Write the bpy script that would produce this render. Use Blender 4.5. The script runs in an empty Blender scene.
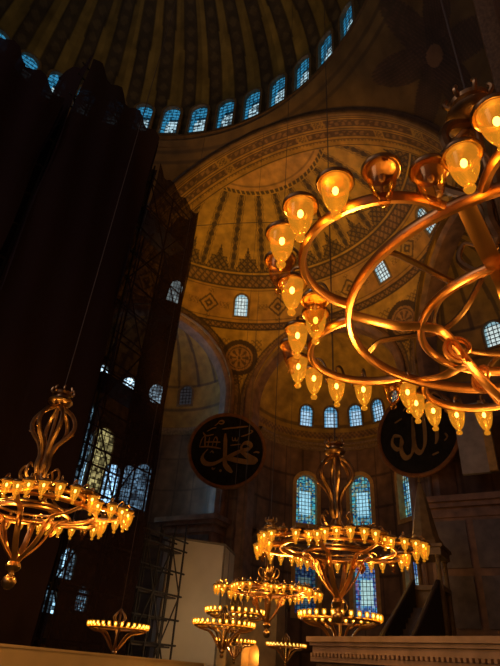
import bpy, math, random
import numpy as np
from mathutils import Vector, Matrix
random.seed(7)
PI = math.pi
EYE = 1.6                      # eye height; heights named h* below are above the eye
scn = bpy.context.scene
COL = scn.collection
rad = math.radians

# ------------------------------------------------------------------ materials
def new_mat(name):
    m = bpy.data.materials.new(name); m.use_nodes = True
    nt = m.node_tree; nt.nodes.clear()
    out = nt.nodes.new('ShaderNodeOutputMaterial')
    return m, nt, out

def principled(name, col, rough=0.6, metal=0.0, vcol=False, noise=0.25, nscale=3.0, bump=0.0, spec=0.5):
    m, nt, out = new_mat(name)
    b = nt.nodes.new('ShaderNodeBsdfPrincipled')
    b.inputs['Roughness'].default_value = rough
    b.inputs['Metallic'].default_value = metal
    b.inputs['Specular IOR Level'].default_value = spec
    nt.links.new(b.outputs[0], out.inputs[0])
    tc = nt.nodes.new('ShaderNodeTexCoord')
    nz = nt.nodes.new('ShaderNodeTexNoise'); nz.inputs['Scale'].default_value = nscale
    nz.inputs['Detail'].default_value = 5
    nt.links.new(tc.outputs['Object'], nz.inputs['Vector'])
    mr = nt.nodes.new('ShaderNodeMapRange')
    mr.inputs['From Min'].default_value = 0.3; mr.inputs['From Max'].default_value = 0.7
    mr.inputs['To Min'].default_value = 1 - noise; mr.inputs['To Max'].default_value = 1 + noise
    nt.links.new(nz.outputs['Fac'], mr.inputs['Value'])
    mul = nt.nodes.new('ShaderNodeVectorMath'); mul.operation = 'SCALE'
    if vcol:
        a = nt.nodes.new('ShaderNodeAttribute'); a.attribute_name = 'Col'
        nt.links.new(a.outputs['Color'], mul.inputs[0])
    else:
        mul.inputs[0].default_value = col[:3]
    nt.links.new(mr.outputs[0], mul.inputs['Scale'])
    nt.links.new(mul.outputs[0], b.inputs['Base Color'])
    if bump:
        bp = nt.nodes.new('ShaderNodeBump'); bp.inputs['Strength'].default_value = bump
        bp.inputs['Distance'].default_value = 0.02
        nt.links.new(nz.outputs['Fac'], bp.inputs['Height'])
        nt.links.new(bp.outputs[0], b.inputs['Normal'])
    return m

def emitter(name, col, strength, vcol=False):
    m, nt, out = new_mat(name)
    e = nt.nodes.new('ShaderNodeEmission'); e.inputs['Strength'].default_value = strength
    e.inputs['Color'].default_value = (*col, 1)
    if vcol:
        a = nt.nodes.new('ShaderNodeAttribute'); a.attribute_name = 'Col'
        nt.links.new(a.outputs['Color'], e.inputs['Color'])
    nt.links.new(e.outputs[0], out.inputs[0])
    m.cycles.emission_sampling = 'NONE'
    return m

def glass_mat(name, tint, glow=None, strength=0.0, body=0.25):
    """thin lamp glass: see-through tint, glossy rim, and amber glow while the flame inside is lit"""
    m, nt, out = new_mat(name)
    tr = nt.nodes.new('ShaderNodeBsdfTransparent'); tr.inputs['Color'].default_value = (*tint, 1)
    gl = nt.nodes.new('ShaderNodeBsdfGlossy'); gl.inputs['Roughness'].default_value = 0.12
    gl.inputs['Color'].default_value = (1, 0.66, 0.30, 1)
    lw = nt.nodes.new('ShaderNodeLayerWeight'); lw.inputs['Blend'].default_value = 0.35
    mp = nt.nodes.new('ShaderNodeMapRange'); mp.inputs['To Min'].default_value = 0.05; mp.inputs['To Max'].default_value = 0.55
    nt.links.new(lw.outputs['Facing'], mp.inputs['Value'])
    mx = nt.nodes.new('ShaderNodeMixShader')
    nt.links.new(mp.outputs[0], mx.inputs[0]); nt.links.new(tr.outputs[0], mx.inputs[1]); nt.links.new(gl.outputs[0], mx.inputs[2])
    last = mx
    if glow:
        em = nt.nodes.new('ShaderNodeEmission'); em.inputs['Color'].default_value = (*glow, 1)
        em.inputs['Strength'].default_value = strength
        m2 = nt.nodes.new('ShaderNodeMixShader'); m2.inputs[0].default_value = body
        nt.links.new(mx.outputs[0], m2.inputs[1]); nt.links.new(em.outputs[0], m2.inputs[2])
        last = m2
    nt.links.new(last.outputs[0], out.inputs[0])
    m.cycles.emission_sampling = 'NONE'
    return m

def net_mat(name, col, through, scale=2.2):
    """dark debris netting: an open weave, seams and folds let some light through"""
    m, nt, out = new_mat(name)
    tr = nt.nodes.new('ShaderNodeBsdfTransparent')
    df = nt.nodes.new('ShaderNodeBsdfDiffuse'); df.inputs['Color'].default_value = (*col, 1)
    tc = nt.nodes.new('ShaderNodeTexCoord')
    nz = nt.nodes.new('ShaderNodeTexNoise'); nz.inputs['Scale'].default_value = scale; nz.inputs['Detail'].default_value = 6
    nt.links.new(tc.outputs['Object'], nz.inputs['Vector'])
    mr = nt.nodes.new('ShaderNodeMapRange')
    mr.inputs['From Min'].default_value = 0.35; mr.inputs['From Max'].default_value = 0.65
    mr.inputs['To Min'].default_value = 1 - through * 1.6; mr.inputs['To Max'].default_value = 1 - through * 0.35
    nt.links.new(nz.outputs['Fac'], mr.inputs['Value'])
    mx = nt.nodes.new('ShaderNodeMixShader')
    nt.links.new(mr.outputs[0], mx.inputs[0]); nt.links.new(tr.outputs[0], mx.inputs[1]); nt.links.new(df.outputs[0], mx.inputs[2])
    nt.links.new(mx.outputs[0], out.inputs[0])
    return m

M = {}
M['mosaic'] = principled('gold mosaic', (0,0,0), 0.55, 0.0, vcol=True, noise=0.3, nscale=1.3)
M['dome'] = principled('dome plaster', (0,0,0), 0.6, 0.0, vcol=True, noise=0.3, nscale=0.8)
M['stone'] = principled('veined marble cladding', (0,0,0), 0.45, 0.0, vcol=True, noise=0.35, nscale=1.1)
M['brown'] = principled('brown marble', (0.23, 0.13, 0.075), 0.5, noise=0.4, nscale=1.5)
M['darkstone'] = principled('grey marble', (0.13, 0.105, 0.10), 0.5, noise=0.35, nscale=1.8)
M['ledge'] = principled('worn marble ledge', (0.30, 0.22, 0.18), 0.5, noise=0.3, nscale=2.5)
M['plaster'] = principled('ochre plaster', (0.45, 0.30, 0.13), 0.7, noise=0.3, nscale=1.2)
M['cornice'] = principled('carved cornice', (0.26, 0.17, 0.09), 0.6, noise=0.35, nscale=6, bump=0.4)
M['copper'] = principled('warm brass', (0.80, 0.42, 0.15), 0.33, 1.0, noise=0.10, nscale=5)
M['brass_dark'] = principled('aged brass', (0.48, 0.31, 0.14), 0.32, 1.0, noise=0.3, nscale=9)
M['cable'] = principled('steel cable', (0.09, 0.07, 0.05), 0.6, 0.2, noise=0.1)
M['pole'] = principled('scaffold tube', (0.03, 0.023, 0.02), 0.6, 0.1, noise=0.2)
M['board'] = principled('painted hoarding board', (0.68, 0.56, 0.44), 0.75, noise=0.12, nscale=0.6)
M['sheet'] = principled('white sheeting', (0.66, 0.58, 0.46), 0.8, noise=0.12, nscale=0.5)
M['seam'] = principled('seam batten', (0.22, 0.18, 0.13), 0.8, noise=0.1)
M['roundel'] = principled('dark green canvas', (0.022, 0.017, 0.012), 0.85, noise=0.35, nscale=2, spec=0.1)
M['roundel_rim'] = principled('gilded wood', (0.27, 0.11, 0.03), 0.6, 0.0, noise=0.25, nscale=3, spec=0.2)
M['gilt'] = principled('gilt lettering', (0.35, 0.185, 0.035), 0.6, 0.1, noise=0.2, nscale=3)
M['archstone'] = principled('dark arch stone', (0.13, 0.075, 0.03), 0.7, noise=0.3, nscale=2)
M['frame'] = principled('stone window frame', (0.20, 0.14, 0.07), 0.7, noise=0.25, nscale=3)
M['frame_ochre'] = principled('ochre window reveal', (0.62, 0.38, 0.12), 0.7, noise=0.2, nscale=3)
M['lattice'] = principled('dark window lattice', (0.03, 0.03, 0.035), 0.6, noise=0.1)
M['carpet'] = principled('green carpet', (0.05, 0.06, 0.045), 0.95, noise=0.3, nscale=4)
M['wood'] = principled('dark wood', (0.05, 0.035, 0.03), 0.6, noise=0.3, nscale=5)
M['lead'] = principled('gilded spire', (0.34, 0.24, 0.10), 0.5, 0.2, noise=0.25, nscale=3)
M['net'] = net_mat('debris netting', (0.034, 0.021, 0.022), 0.12)
M['net_thick'] = net_mat('debris netting doubled', (0.046, 0.029, 0.030), 0.008)
M['pane'] = emitter('daylit window glass', (1,1,1), 1.0, vcol=True)
M['bulb'] = emitter('lit filament bulb', (1.0, 0.72, 0.28), 12.0)
M['bulb_cool'] = emitter('cool lit bulb', (0.85, 0.95, 0.75), 5.0)
M['bulb_off'] = principled('unlit bulb', (0.35, 0.28, 0.2), 0.2, spec=0.8)
M['glass_lit'] = glass_mat('amber lamp glass', (1.0, 0.66, 0.20), (1.0, 0.41, 0.025), 1.15, 0.27)
M['glass_off'] = glass_mat('clear lamp glass', (0.93, 0.80, 0.62))
M['glow'] = emitter('lamplit niche', (1.0, 0.42, 0.06), 0.6)

# ------------------------------------------------------------------ mesh helpers
class MB:
    """collects shapes and links them as ONE mesh object"""
    def __init__(s): s.v = []; s.f = []
    def add(s, vs, fs):
        o = len(s.v); s.v += [tuple(p) for p in vs]; s.f += [tuple(i + o for i in f) for f in fs]
        return s
    def box(s, c, size, ax=None):
        X, Y, Z = ax or (Vector((1,0,0)), Vector((0,1,0)), Vector((0,0,1)))
        c = Vector(c); vs = []
        for k in (-.5, .5):
            for j in (-.5, .5):
                for i in (-.5, .5): vs.append(c + X*(i*size[0]) + Y*(j*size[1]) + Z*(k*size[2]))
        return s.add(vs, [(0,2,3,1),(4,5,7,6),(0,1,5,4),(2,6,7,3),(0,4,6,2),(1,3,7,5)])
    def prism(s, poly, z0, z1):
        n = len(poly)
        vs = [(x, y, z0) for x, y in poly] + [(x, y, z1) for x, y in poly]
        return s.add(vs, [tuple(range(n))[::-1], tuple(range(n, 2*n))] + [(i, (i+1) % n, n+(i+1) % n, n+i) for i in range(n)])
    def extrude(s, poly3, d):
        n = len(poly3); d = Vector(d); p = [Vector(q) for q in poly3]
        return s.add(p + [q + d for q in p], [tuple(range(n))[::-1], tuple(range(n, 2*n))] + [(i, (i+1) % n, n+(i+1) % n, n+i) for i in range(n)])
    def tube(s, path, r, n=8, closed=False, caps=True):
        P = [Vector(p) for p in path]; m = len(P)
        rs = r if isinstance(r, (list, tuple)) else [r]*m
        vs = []; N = None
        for i, p in enumerate(P):
            if closed: t = P[(i+1) % m] - P[i-1]
            else: t = P[min(i+1, m-1)] - P[max(i-1, 0)]
            if t.length < 1e-9: t = Vector((0,0,1))
            t.normalize()
            if N is None:
                N = t.orthogonal().normalized()
            N = (N - t*N.dot(t))
            N = N.normalized() if N.length > 1e-6 else t.orthogonal().normalized()
            B = t.cross(N)
            for k in range(n):
                a = 2*PI*k/n; vs.append(p + (N*math.cos(a) + B*math.sin(a))*rs[i])
        fs = []
        for i in range(m if closed else m-1):
            for k in range(n):
                a, b = i*n+k, i*n+(k+1) % n; j = (i+1) % m
                fs.append((a, b, j*n+(k+1) % n, j*n+k))
        if caps and not closed:
            fs.append(tuple(range(n))[::-1]); fs.append(tuple(range((m-1)*n, m*n)))
        return s.add(vs, fs)
    def band(s, path, w, h, closed=False, up=Vector((0,0,1)), bev=0.28):
        """sweep a bevelled strap: w across, h along 'up'"""
        P = [Vector(p) for p in path]; m = len(P); vs = []
        sec = [(-.5, -.5+bev), (-.5+bev, -.5), (.5-bev, -.5), (.5, -.5+bev), (.5, .5-bev), (.5-bev, .5), (-.5+bev, .5), (-.5, .5-bev)]
        n = 8
        for i, p in enumerate(P):
            t = (P[(i+1) % m] - P[i-1]) if closed else (P[min(i+1, m-1)] - P[max(i-1, 0)])
            t.normalize(); S = t.cross(up)
            S = S.normalized() if S.length > 1e-5 else t.orthogonal().normalized()
            U = S.cross(t)
            for a, b in sec: vs.append(p + S*(a*w) + U*(b*h))
        fs = []
        for i in range(m if closed else m-1):
            j = (i+1) % m
            for k in range(n): fs.append((i*n+k, i*n+(k+1) % n, j*n+(k+1) % n, j*n+k))
        if not closed: fs += [tuple(range(n))[::-1], tuple(range((m-1)*n, m*n))]
        return s.add(vs, fs)
    def lathe(s, prof, n=16, c=(0,0,0)):
        vs = []; m = len(prof)
        for r, z in prof:
            for k in range(n):
                a = 2*PI*k/n; vs.append((c[0]+r*math.cos(a), c[1]+r*math.sin(a), c[2]+z))
        fs = [(i*n+k, i*n+(k+1) % n, (i+1)*n+(k+1) % n, (i+1)*n+k) for i in range(m-1) for k in range(n)]
        return s.add(vs, fs)
    def ball(s, c, r, n=10, m=6, sz=1.0):
        return s.lathe([(max(1e-4, r*math.sin(PI*i/m)), -r*sz*math.cos(PI*i/m)) for i in range(m+1)], n, c)
    def build(s, name, mat, parent=None, smooth=True, angle=40):
        me = bpy.data.meshes.new(name); me.from_pydata(s.v, [], s.f); me.update()
        me.materials.append(mat)
        o = bpy.data.objects.new(name, me); COL.objects.link(o)
        if parent is not None: o.parent = parent
        if smooth:
            me.polygons.foreach_set('use_smooth', [True]*len(me.polygons))
            try: me.set_sharp_from_angle(angle=rad(angle))
            except Exception: pass
        return o

def grid_obj(name, X, Y, Z, C, mat, keep=None, parent=None, smooth=True):
    """a surface from 2D arrays of positions and painted colours, with faces kept where 'keep' is true"""
    nv, nu = X.shape
    V = np.stack([X, Y, Z], -1).reshape(-1, 3)
    idx = np.arange(nv*nu).reshape(nv, nu)
    F = np.stack([idx[:-1,:-1], idx[:-1,1:], idx[1:,1:], idx[1:,:-1]], -1)
    if keep is None: keep = np.ones(F.shape[:2], dtype=bool)
    cen = V[F].mean(axis=2)
    for base, n, t, up, w, h, tol in CUT:        # leave the window openings out of the wall
        d = cen - np.array(base); x = d @ np.array(t); y = d @ np.array(up); q = d @ np.array(n); r = w/2
        ins = (np.abs(q) < tol) & (np.abs(x) < r) & (y > 0) & ((y < h-r) | (x*x+(y-h+r)**2 < r*r))
        keep = keep & ~ins
    F = F[keep]
    F = F.reshape(-1, 4)
    me = bpy.data.meshes.new(name)
    me.vertices.add(len(V)); me.vertices.foreach_set('co', V.astype(np.float32).ravel())
    me.loops.add(F.size); me.loops.foreach_set('vertex_index', F.astype(np.int32).ravel())
    me.polygons.add(len(F)); me.polygons.foreach_set('loop_start', np.arange(0, F.size, 4, dtype=np.int32))
    me.polygons.foreach_set('use_smooth', np.ones(len(F), dtype=bool) if smooth else np.zeros(len(F), dtype=bool))
    me.update(calc_edges=True)
    at = me.color_attributes.new('Col', 'FLOAT_COLOR', 'POINT')
    C4 = np.concatenate([C.reshape(-1, 3), np.ones((nv*nu, 1))], 1)
    at.data.foreach_set('color', C4.astype(np.float32).ravel())
    me.materials.append(mat); me.validate()
    o = bpy.data.objects.new(name, me); COL.objects.link(o)
    if parent is not None: o.parent = parent
    return o

def tag(o, label, cat, group=None, kind=None):
    o['label'] = label; o['category'] = cat
    if group: o['group'] = group
    if kind: o['kind'] = kind
    return o
def structure(o): o['kind'] = 'structure'; return o
def empty(name, loc, rz=0.0, scale=1.0):
    o = bpy.data.objects.new(name, None); COL.objects.link(o)
    o.location = loc; o.rotation_euler = (0, 0, rz); o.scale = (scale,)*3; o.empty_display_size = 0.2
    return o
def copy_tree(o, parent=None):
    c = o.copy(); COL.objects.link(c)
    if parent is not None: c.parent = parent
    for ch in list(o.children): copy_tree(ch, c)
    return c
def mix(a, b, t):
    return a + (np.asarray(b, float) - a) * np.clip(t, 0, 1)[..., None]
def wob(a, b, s=1.0):
    return (np.sin(a*1.7*s + 1.3*np.sin(b*.9*s)) + np.sin(b*2.3*s + 1.7*np.sin(a*1.1*s)) + .6*np.sin(a*5.1*s+b*4.3*s))/2.6
def lace(u, v, p):
    """interlaced lozenge ornament, 1 on the dark strands"""
    a = np.abs(((u+v)/p) % 1 - .5); b = np.abs(((u-v)/p) % 1 - .5)
    return np.clip(((a < .16) | (b < .16)).astype(float), 0, 1)

# ================================================================== THE BUILDING
SX, SZ, SR = 16.0, 20.5 + EYE, 15.0            # semi-dome: centre x, springing height, radius
GOLD = np.array((0.50, 0.315, 0.045)); DARK = np.array((0.045, 0.024, 0.012)); BROWN = np.array((0.22, 0.125, 0.065))
ARCHES = [(0.0, 6.3, 19.1+EYE), (58.5, 6.4, 19.5+EYE), (-58.5, 6.4, 19.5+EYE)]   # axis, radius, height of centre

def arch_rho(px, py, pz):
    """distance to the nearest arch opening's axis line (R - rho > 0 is open), as rho - R"""
    best = np.full(px.shape, 99.0)
    for a0, R, cz in ARCHES:
        ca, sa = math.cos(rad(a0)), math.sin(rad(a0))
        d = (px-SX)*ca + py*sa; s = -(px-SX)*sa + py*ca
        rho = np.where(pz > cz, np.hypot(s, pz-cz), np.abs(s)) - R
        rho = np.where(d > 3, rho, 99.0)
        best = np.minimum(best, rho)
    return best

def semi_dome():
    nu = 640
    az = np.linspace(-90, 90, nu)
    el = np.linspace(0, 90, 300)
    zl = np.linspace(0.0, SZ, 120)[:-1]
    rows_r = np.concatenate([np.full(len(zl), SR), SR*np.cos(np.radians(el))])
    rows_z = np.concatenate([zl, SZ + SR*np.sin(np.radians(el))])
    EL = np.concatenate([(zl-SZ)*180/PI/SR, el])
    A, E = np.meshgrid(az, EL); Rr = np.repeat(rows_r[:, None], nu, 1); Zz = np.repeat(rows_z[:, None], nu, 1)
    X = SX + Rr*np.cos(np.radians(A)); Y = Rr*np.sin(np.radians(A)); Z = Zz
    um = np.radians(A)*Rr; vm = np.radians(E)*SR           # metres along and up
    C = np.zeros(X.shape + (3,)) + GOLD
    C *= (1 + .16*wob(um, vm, .8))[..., None]
    plain = (E > 23) & (E < 35)
    C = mix(C, (0.40, 0.20, 0.07), plain*(.35 + .35*wob(um, vm, .5)))       # patchy bare plaster
    # ribs of the semi-dome
    dr = (A - 8.4 + 7) % 14 - 7; lat = np.radians(dr)*Rr
    inrib = (E > 40.5) & (E < 67.0)
    w = .20 + .05*(np.sin(vm*14) > 0)
    rib = inrib & (np.abs(lat) < w)
    C = mix(C, DARK, rib*(.72 + .26*(np.abs(((vm*1.0) % .8)/.8-.5)*2*w > np.abs(lat)*.9)))
    C = mix(C, DARK, (inrib & (np.abs(np.abs(lat)-w-.10) < .05))*.5)
    # crown ornaments standing on the cornice
    dm = np.radians((A - 15.4 + 7) % 14 - 7)*Rr; hh = vm - math.radians(40.4)*SR
    prof = np.ceil((1.9*(1-np.abs(dm)/1.3) + .2*np.cos(np.abs(dm)*9))*4)/4
    crown = (hh > 0) & (hh < prof) & (np.abs(dm) < 1.25)
    C = mix(C, DARK, crown*(.62+.36*lace(dm, hh, .55)))
    sp = (hh > 0) & (hh < 2.3) & (np.abs(dm) < .07)
    C = mix(C, DARK, sp*.7)
    # two friezes
    for e0, e1, p in ((35.1, 39.9, .62), (20.4, 23.0, .5)):
        inf = (E > e0) & (E < e1)
        edge = inf & ((np.abs(E-e0) < .5) | (np.abs(E-e1) < .5))
        mid = np.radians(E-(e0+e1)/2)*SR
        C = mix(C, (0.25, 0.14, 0.05), inf*.9)
        C = mix(C, DARK, inf*lace(um, mid, p)*.8)
        C = mix(C, DARK, edge*.9)
    C = mix(C, DARK, ((np.abs(E-34.3) < .18) | (np.abs(E-40.5) < .15) | (np.abs(E-24.0) < .15))*.7)
    # string of dark beads round the crown
    C = mix(C, DARK, ((E > 67.2) & (E < 68.6) & ((um % .42) < .28))*.9)
    C = mix(C, (0.60, 0.32, 0.10), (E > 68.6)*.6)
    C = mix(C, DARK, ((np.abs(E-70.0) < .25))*.5)
    # diamonds between the windows, and tendrils beside them
    for a0 in (44, 16.3, -13.5, -41.5, 70, -68):
        d = np.radians(A-a0)*Rr; v = np.radians(E-28.6)*SR
        q = np.abs(d)+np.abs(v)
        C = mix(C, DARK, ((q < .95) & ((q > .72) | (q < .42)) & (q > .16))*.85)
        C = mix(C, DARK, ((np.abs(v) < .30) & (np.abs(d) > .95) & (np.abs(d) < 1.9))*.55*lace(d, v, .32))
        C = mix(C, DARK, ((np.abs(d) < .25) & (np.abs(v) > .95) & (np.abs(v) < 1.35))*.55*lace(d, v, .3))
    # painted band round each arch
    rho = arch_rho(X, Y, Z)
    C = mix(C, BROWN, ((rho < .95) & (Z > SZ-3))*.75)
    C = mix(C, DARK, ((np.abs(rho-.92) < .07) | (np.abs(rho-.58) < .05))*(Z > SZ-3)*.8)
    C = mix(C, DARK, ((rho > .64) & (rho < .86) & (Z > SZ-3))*.45*lace(um, vm, .4))
    # medallions over the roundels
    for a0 in (30.3, -29.3):
        d = np.radians(A-a0)*Rr; v = Z-(23.2+EYE)
        q = np.hypot(d, v); th = np.arctan2(v, d)
        C = mix(C, DARK, ((q < 1.66) & (q > 1.22))*.95)
        C = mix(C, (0.36, 0.19, 0.07), (q < 1.22)*.8)
        C = mix(C, DARK, ((q < 1.05) & (q > .95))*.8)
        C = mix(C, DARK, ((q < .85) & (np.cos(th*8) > .1) & (q > .25))*.75)
        C = mix(C, DARK, (q < .14)*.8)
        corner = (np.abs(np.abs(d)-1.45) < .5) & (np.abs(v-1.15) < .5) & (q > 1.62)
        C = mix(C, DARK, corner*.6*lace(d, v, .42))
        tail = (np.abs(d) < .55-.28*(-v-1.6)) & (v < -1.62) & (v > -2.6)
        C = mix(C, DARK, tail*.7*lace(d, v, .36))
    # marble below the springing
    low = Z < 17.3+EYE
    mar = BROWN*(1+.3*wob(um*1.3, vm*.35))[..., None]
    C = np.where(low[..., None], mar*.8, C)
    C = mix(C, DARK, low*((np.abs(((Z) % 3.1)-.1) < .08) | (np.abs((um % 1.55)-.08) < .05))*.7)
    cen = lambda a: .25*(a[:-1,:-1]+a[1:,:-1]+a[:-1,1:]+a[1:,1:])
    keep = (cen(rho) > -.05)
    cx, cz, cy = cen(X), cen(Z), cen(Y)
    keep &= ~((cx < 19.3) & (np.hypot(cy, cz-SZ) > 14.2) & (cz > SZ))
    structure(grid_obj('ceiling_semidome', X, Y, Z, C, M['mosaic'], keep))

def archivolts():
    for i, (a0, R, cz) in enumerate(ARCHES):
        ca, sa = math.cos(rad(a0)), math.sin(rad(a0))
        path = [(1, cz*0 + z) for z in np.linspace(0, cz, 26)[:-1]]
        th = np.linspace(0, PI, 73)
        def pt(rho, kind, val, dd, side=1):
            if kind == 'leg': s, z = side*rho, val
            else: s, z = rho*math.cos(val), cz + rho*math.sin(val)
            rp = SR if z < SZ else math.sqrt(max(.01, SR**2-(z-SZ)**2))
            d = math.sqrt(max(.01, rp*rp-s*s)) + dd
            return (SX + d*ca - s*sa, d*sa + s*ca, z)
        seq = [('leg', z, 1) for z in np.linspace(0, cz, 14)[:-1]] + [('arc', t, 1) for t in th] + [('leg', z, -1) for z in np.linspace(cz, 0, 14)[1:]]
        sec = [(R+.55, .05), (R+.55, -.10), (R+.42, -.20), (R+.12, -.20), (R-.04, -.10), (R-.12, .0), (R-.12, 1.1)]
        vs = [pt(rho, k, v, dd, sd) for (k, v, sd) in seq for (rho, dd) in sec]
        n = len(sec); m = len(seq)
        fs = [(j*n+k, j*n+k+1, (j+1)*n+k+1, (j+1)*n+k) for j in range(m-1) for k in range(n-1)]
        structure(MB().add(vs, fs).build('trim_%d' % (i+1), M['brown'], smooth=True, angle=30))

def east_arch():
    """soffit and face of the great eastern arch, with its painted cartouches"""
    r = 14.6
    x = np.linspace(16.45, 19.5, 64); t = np.linspace(-90, 90, 420)
    T, Xx = np.meshgrid(t, x)
    Y = r*np.sin(np.radians(T)); Z = SZ + r*np.cos(np.radians(T))
    u = np.radians(T)*r; v = Xx
    C = np.zeros(T.shape+(3,)) + GOLD*np.array((.88, .85, .9))
    C *= (1+.2*wob(u, v, .9))[..., None]
    for v0, v1, L, ph in ((16.95, 17.6, 8.6, 5.2), (17.95, 18.5, 6.6, 3.4)):
        inb = (v > v0) & (v < v1); f = ((u+ph) % L)/L
        inside = inb & (np.abs(f-.5) < .44)
        C = mix(C, (0.085, 0.045, 0.018), inside*.92)
        script = (np.sin(u*7.1+3*np.sin(u*1.7)+(v-v0)*6) + np.sin(u*11.3-(v-v0)*9)) > .25
        C = mix(C, (0.48, 0.28, 0.08), (inside & script & (np.abs(v-(v0+v1)/2) < (v1-v0)*.36))*.45)
        kn = inb & (np.abs(f-.5) >= .455)
        C = mix(C, DARK, kn*.7*lace(u, v, .3))
    for v0 in (16.68, 16.8, 17.78, 18.75, 19.35): C = mix(C, DARK, (np.abs(v-v0) < .045)*.8)
    C = mix(C, DARK, ((v > 18.8) & (v < 18.95) & ((u % .3) < .17))*.6)
    C = mix(C, BROWN*.7, (v < 16.6)*.7)
    structure(grid_obj('ceiling_arch_soffit', Xx, Y, Z, C, M['mosaic']))
    # ring of stone on the nave face, then the piers below
    mb = MB(); n = 90; vs = []
    for k in range(n+1):
        a = -PI/2 + PI*k/n
        for rr, xx in ((r, 16.5), (r+.06, 16.36), (r+.22, 16.33), (r+.3, 16.42), (r+.6, 16.45)):
            vs.append((xx, rr*math.sin(a), SZ+rr*math.cos(a)))
    mb.add(vs, [(k*5+j, k*5+j+1, (k+1)*5+j+1, (k+1)*5+j) for k in range(n) for j in range(4)])
    structure(mb.build('trim_great_arch', M['archstone'], angle=30))
    for s, nm in ((1, 'north'), (-1, 'south')):
        b = MB().box((17.6, s*15.6, SZ/2), (3.8, 2.0, SZ)).box((17.6, s*15.4, SZ-2.2), (4.3, 2.4, .55)).box((17.6, s*15.4, 9.5), (4.2, 2.3, .5))
        structure(b.build('wall_great_pier_'+nm, M['brown'], smooth=False))

def pendentives():
    Rp = 22.3
    for q, nm in ((0, 'northeast'), (1, 'northwest'), (2, 'southwest'), (3, 'southeast')):
        z = np.linspace(SZ+.1, 36.1+EYE, 150); u = np.linspace(0, 1, 150)
        r = np.sqrt(Rp**2-(z-SZ)**2)
        lo = np.where(r > 16.4, np.arccos(np.clip(16.4/r, -1, 1)), 0); hi = np.pi/2-lo
        lo = np.minimum(lo, np.pi/4); hi = np.maximum(hi, np.pi/4)
        A = lo[:, None] + (hi-lo)[:, None]*u[None] + q*np.pi/2
        Rr = r[:, None]*np.ones_like(A); Zz = z[:, None]*np.ones_like(A)
        X, Y = Rr*np.cos(A), Rr*np.sin(A)
        C = np.zeros(A.shape+(3,)) + np.array((0.15, 0.095, 0.03))
        um = (A-q*np.pi/2-np.pi/4)*Rr; vm = Zz-(31+EYE)
        C *= (1+.25*wob(um, vm, .7))[..., None]
        # six dark painted wings, worn
        for ang in (90, 35, 145, -35, -145, -90):
            ca, sa = math.cos(rad(ang)), math.sin(rad(ang))
            a = um*ca + vm*sa; b = -um*sa + vm*ca
            wing = ((a-2.2)/2.3)**2 + (b/.95)**2 < 1
            C = mix(C, (0.05, 0.03, 0.02), wing*.8)
            C = mix(C, (0.15, 0.08, 0.04), (wing & ((b*5 + a) % 1 < .25))*.5)
        C = mix(C, (0.28, 0.15, 0.06), (np.hypot(um, vm) < .6)*.8)
        C = mix(C, (0.06, 0.04, 0.02), ((np.abs(Zz-35.4-EYE) < .1) | (np.abs(Zz-34.8-EYE) < .07))*.7)
        structure(grid_obj('ceiling_pendentive_'+nm, X, Y, Zz, C, M['dome']))

NW = 41; DAZ = 360.0/NW; DW0 = 1.5; DCX, DCY = .27, -.12
def dome():
    R, cz = 16.4, 38.0+EYE
    nu = 720
    el = np.concatenate([[-4.6, -3.4, -2.3, -1.2], np.linspace(0, 89.5, 150)])
    az = np.linspace(-180, 180, nu+1)
    A, E = np.meshgrid(az, el)
    Rr = np.where(E < 0, R, R*np.cos(np.radians(np.maximum(E, 0)))); Z = cz + np.where(E < 0, np.radians(E)*R, R*np.sin(np.radians(np.maximum(E, 0))))
    X, Y = DCX+Rr*np.cos(np.radians(A)), DCY+Rr*np.sin(np.radians(A))
    dr = (A-DW0) % DAZ - DAZ/2          # 0 at the rib between two windows
    lat = np.radians(dr)*Rr; vm = np.radians(E)*R
    C = np.zeros(A.shape+(3,)) + np.array((0.25, 0.185, 0.05))
    seg = np.floor((A-DW0)/DAZ)
    C *= (1 + .22*np.sin(seg*2.1)+.18*wob(lat*3+seg, vm, .7))[..., None]
    w = np.minimum(.55, .28*np.radians(DAZ)*Rr)
    rib = np.abs(lat) < w
    C = mix(C, (0.062, 0.048, 0.034), rib*.95)
    loz = np.abs(((vm*.75) % 1)-.5)*2
    C = mix(C, (0.16, 0.12, 0.06), (rib & (np.abs(lat)/w < loz*.7) & (loz > .35))*.6)
    C = mix(C, (0.03, 0.022, 0.015), (np.abs(np.abs(lat)-w) < .07)*.8)
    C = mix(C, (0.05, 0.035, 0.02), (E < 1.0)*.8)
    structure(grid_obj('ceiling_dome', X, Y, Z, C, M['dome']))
    prof = [(16.6, 35.6), (16.1, 35.7), (16.0, 36.0), (15.85, 36.05), (15.8, 36.35), (15.6, 36.5), (15.6, 36.7), (15.75, 36.75), (16.6, 36.75)]
    structure(MB().lathe([(r, z+EYE) for r, z in prof], 160, (DCX, DCY, 0)).build('trim_dome_cornice', M['archstone'], angle=25))

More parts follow.
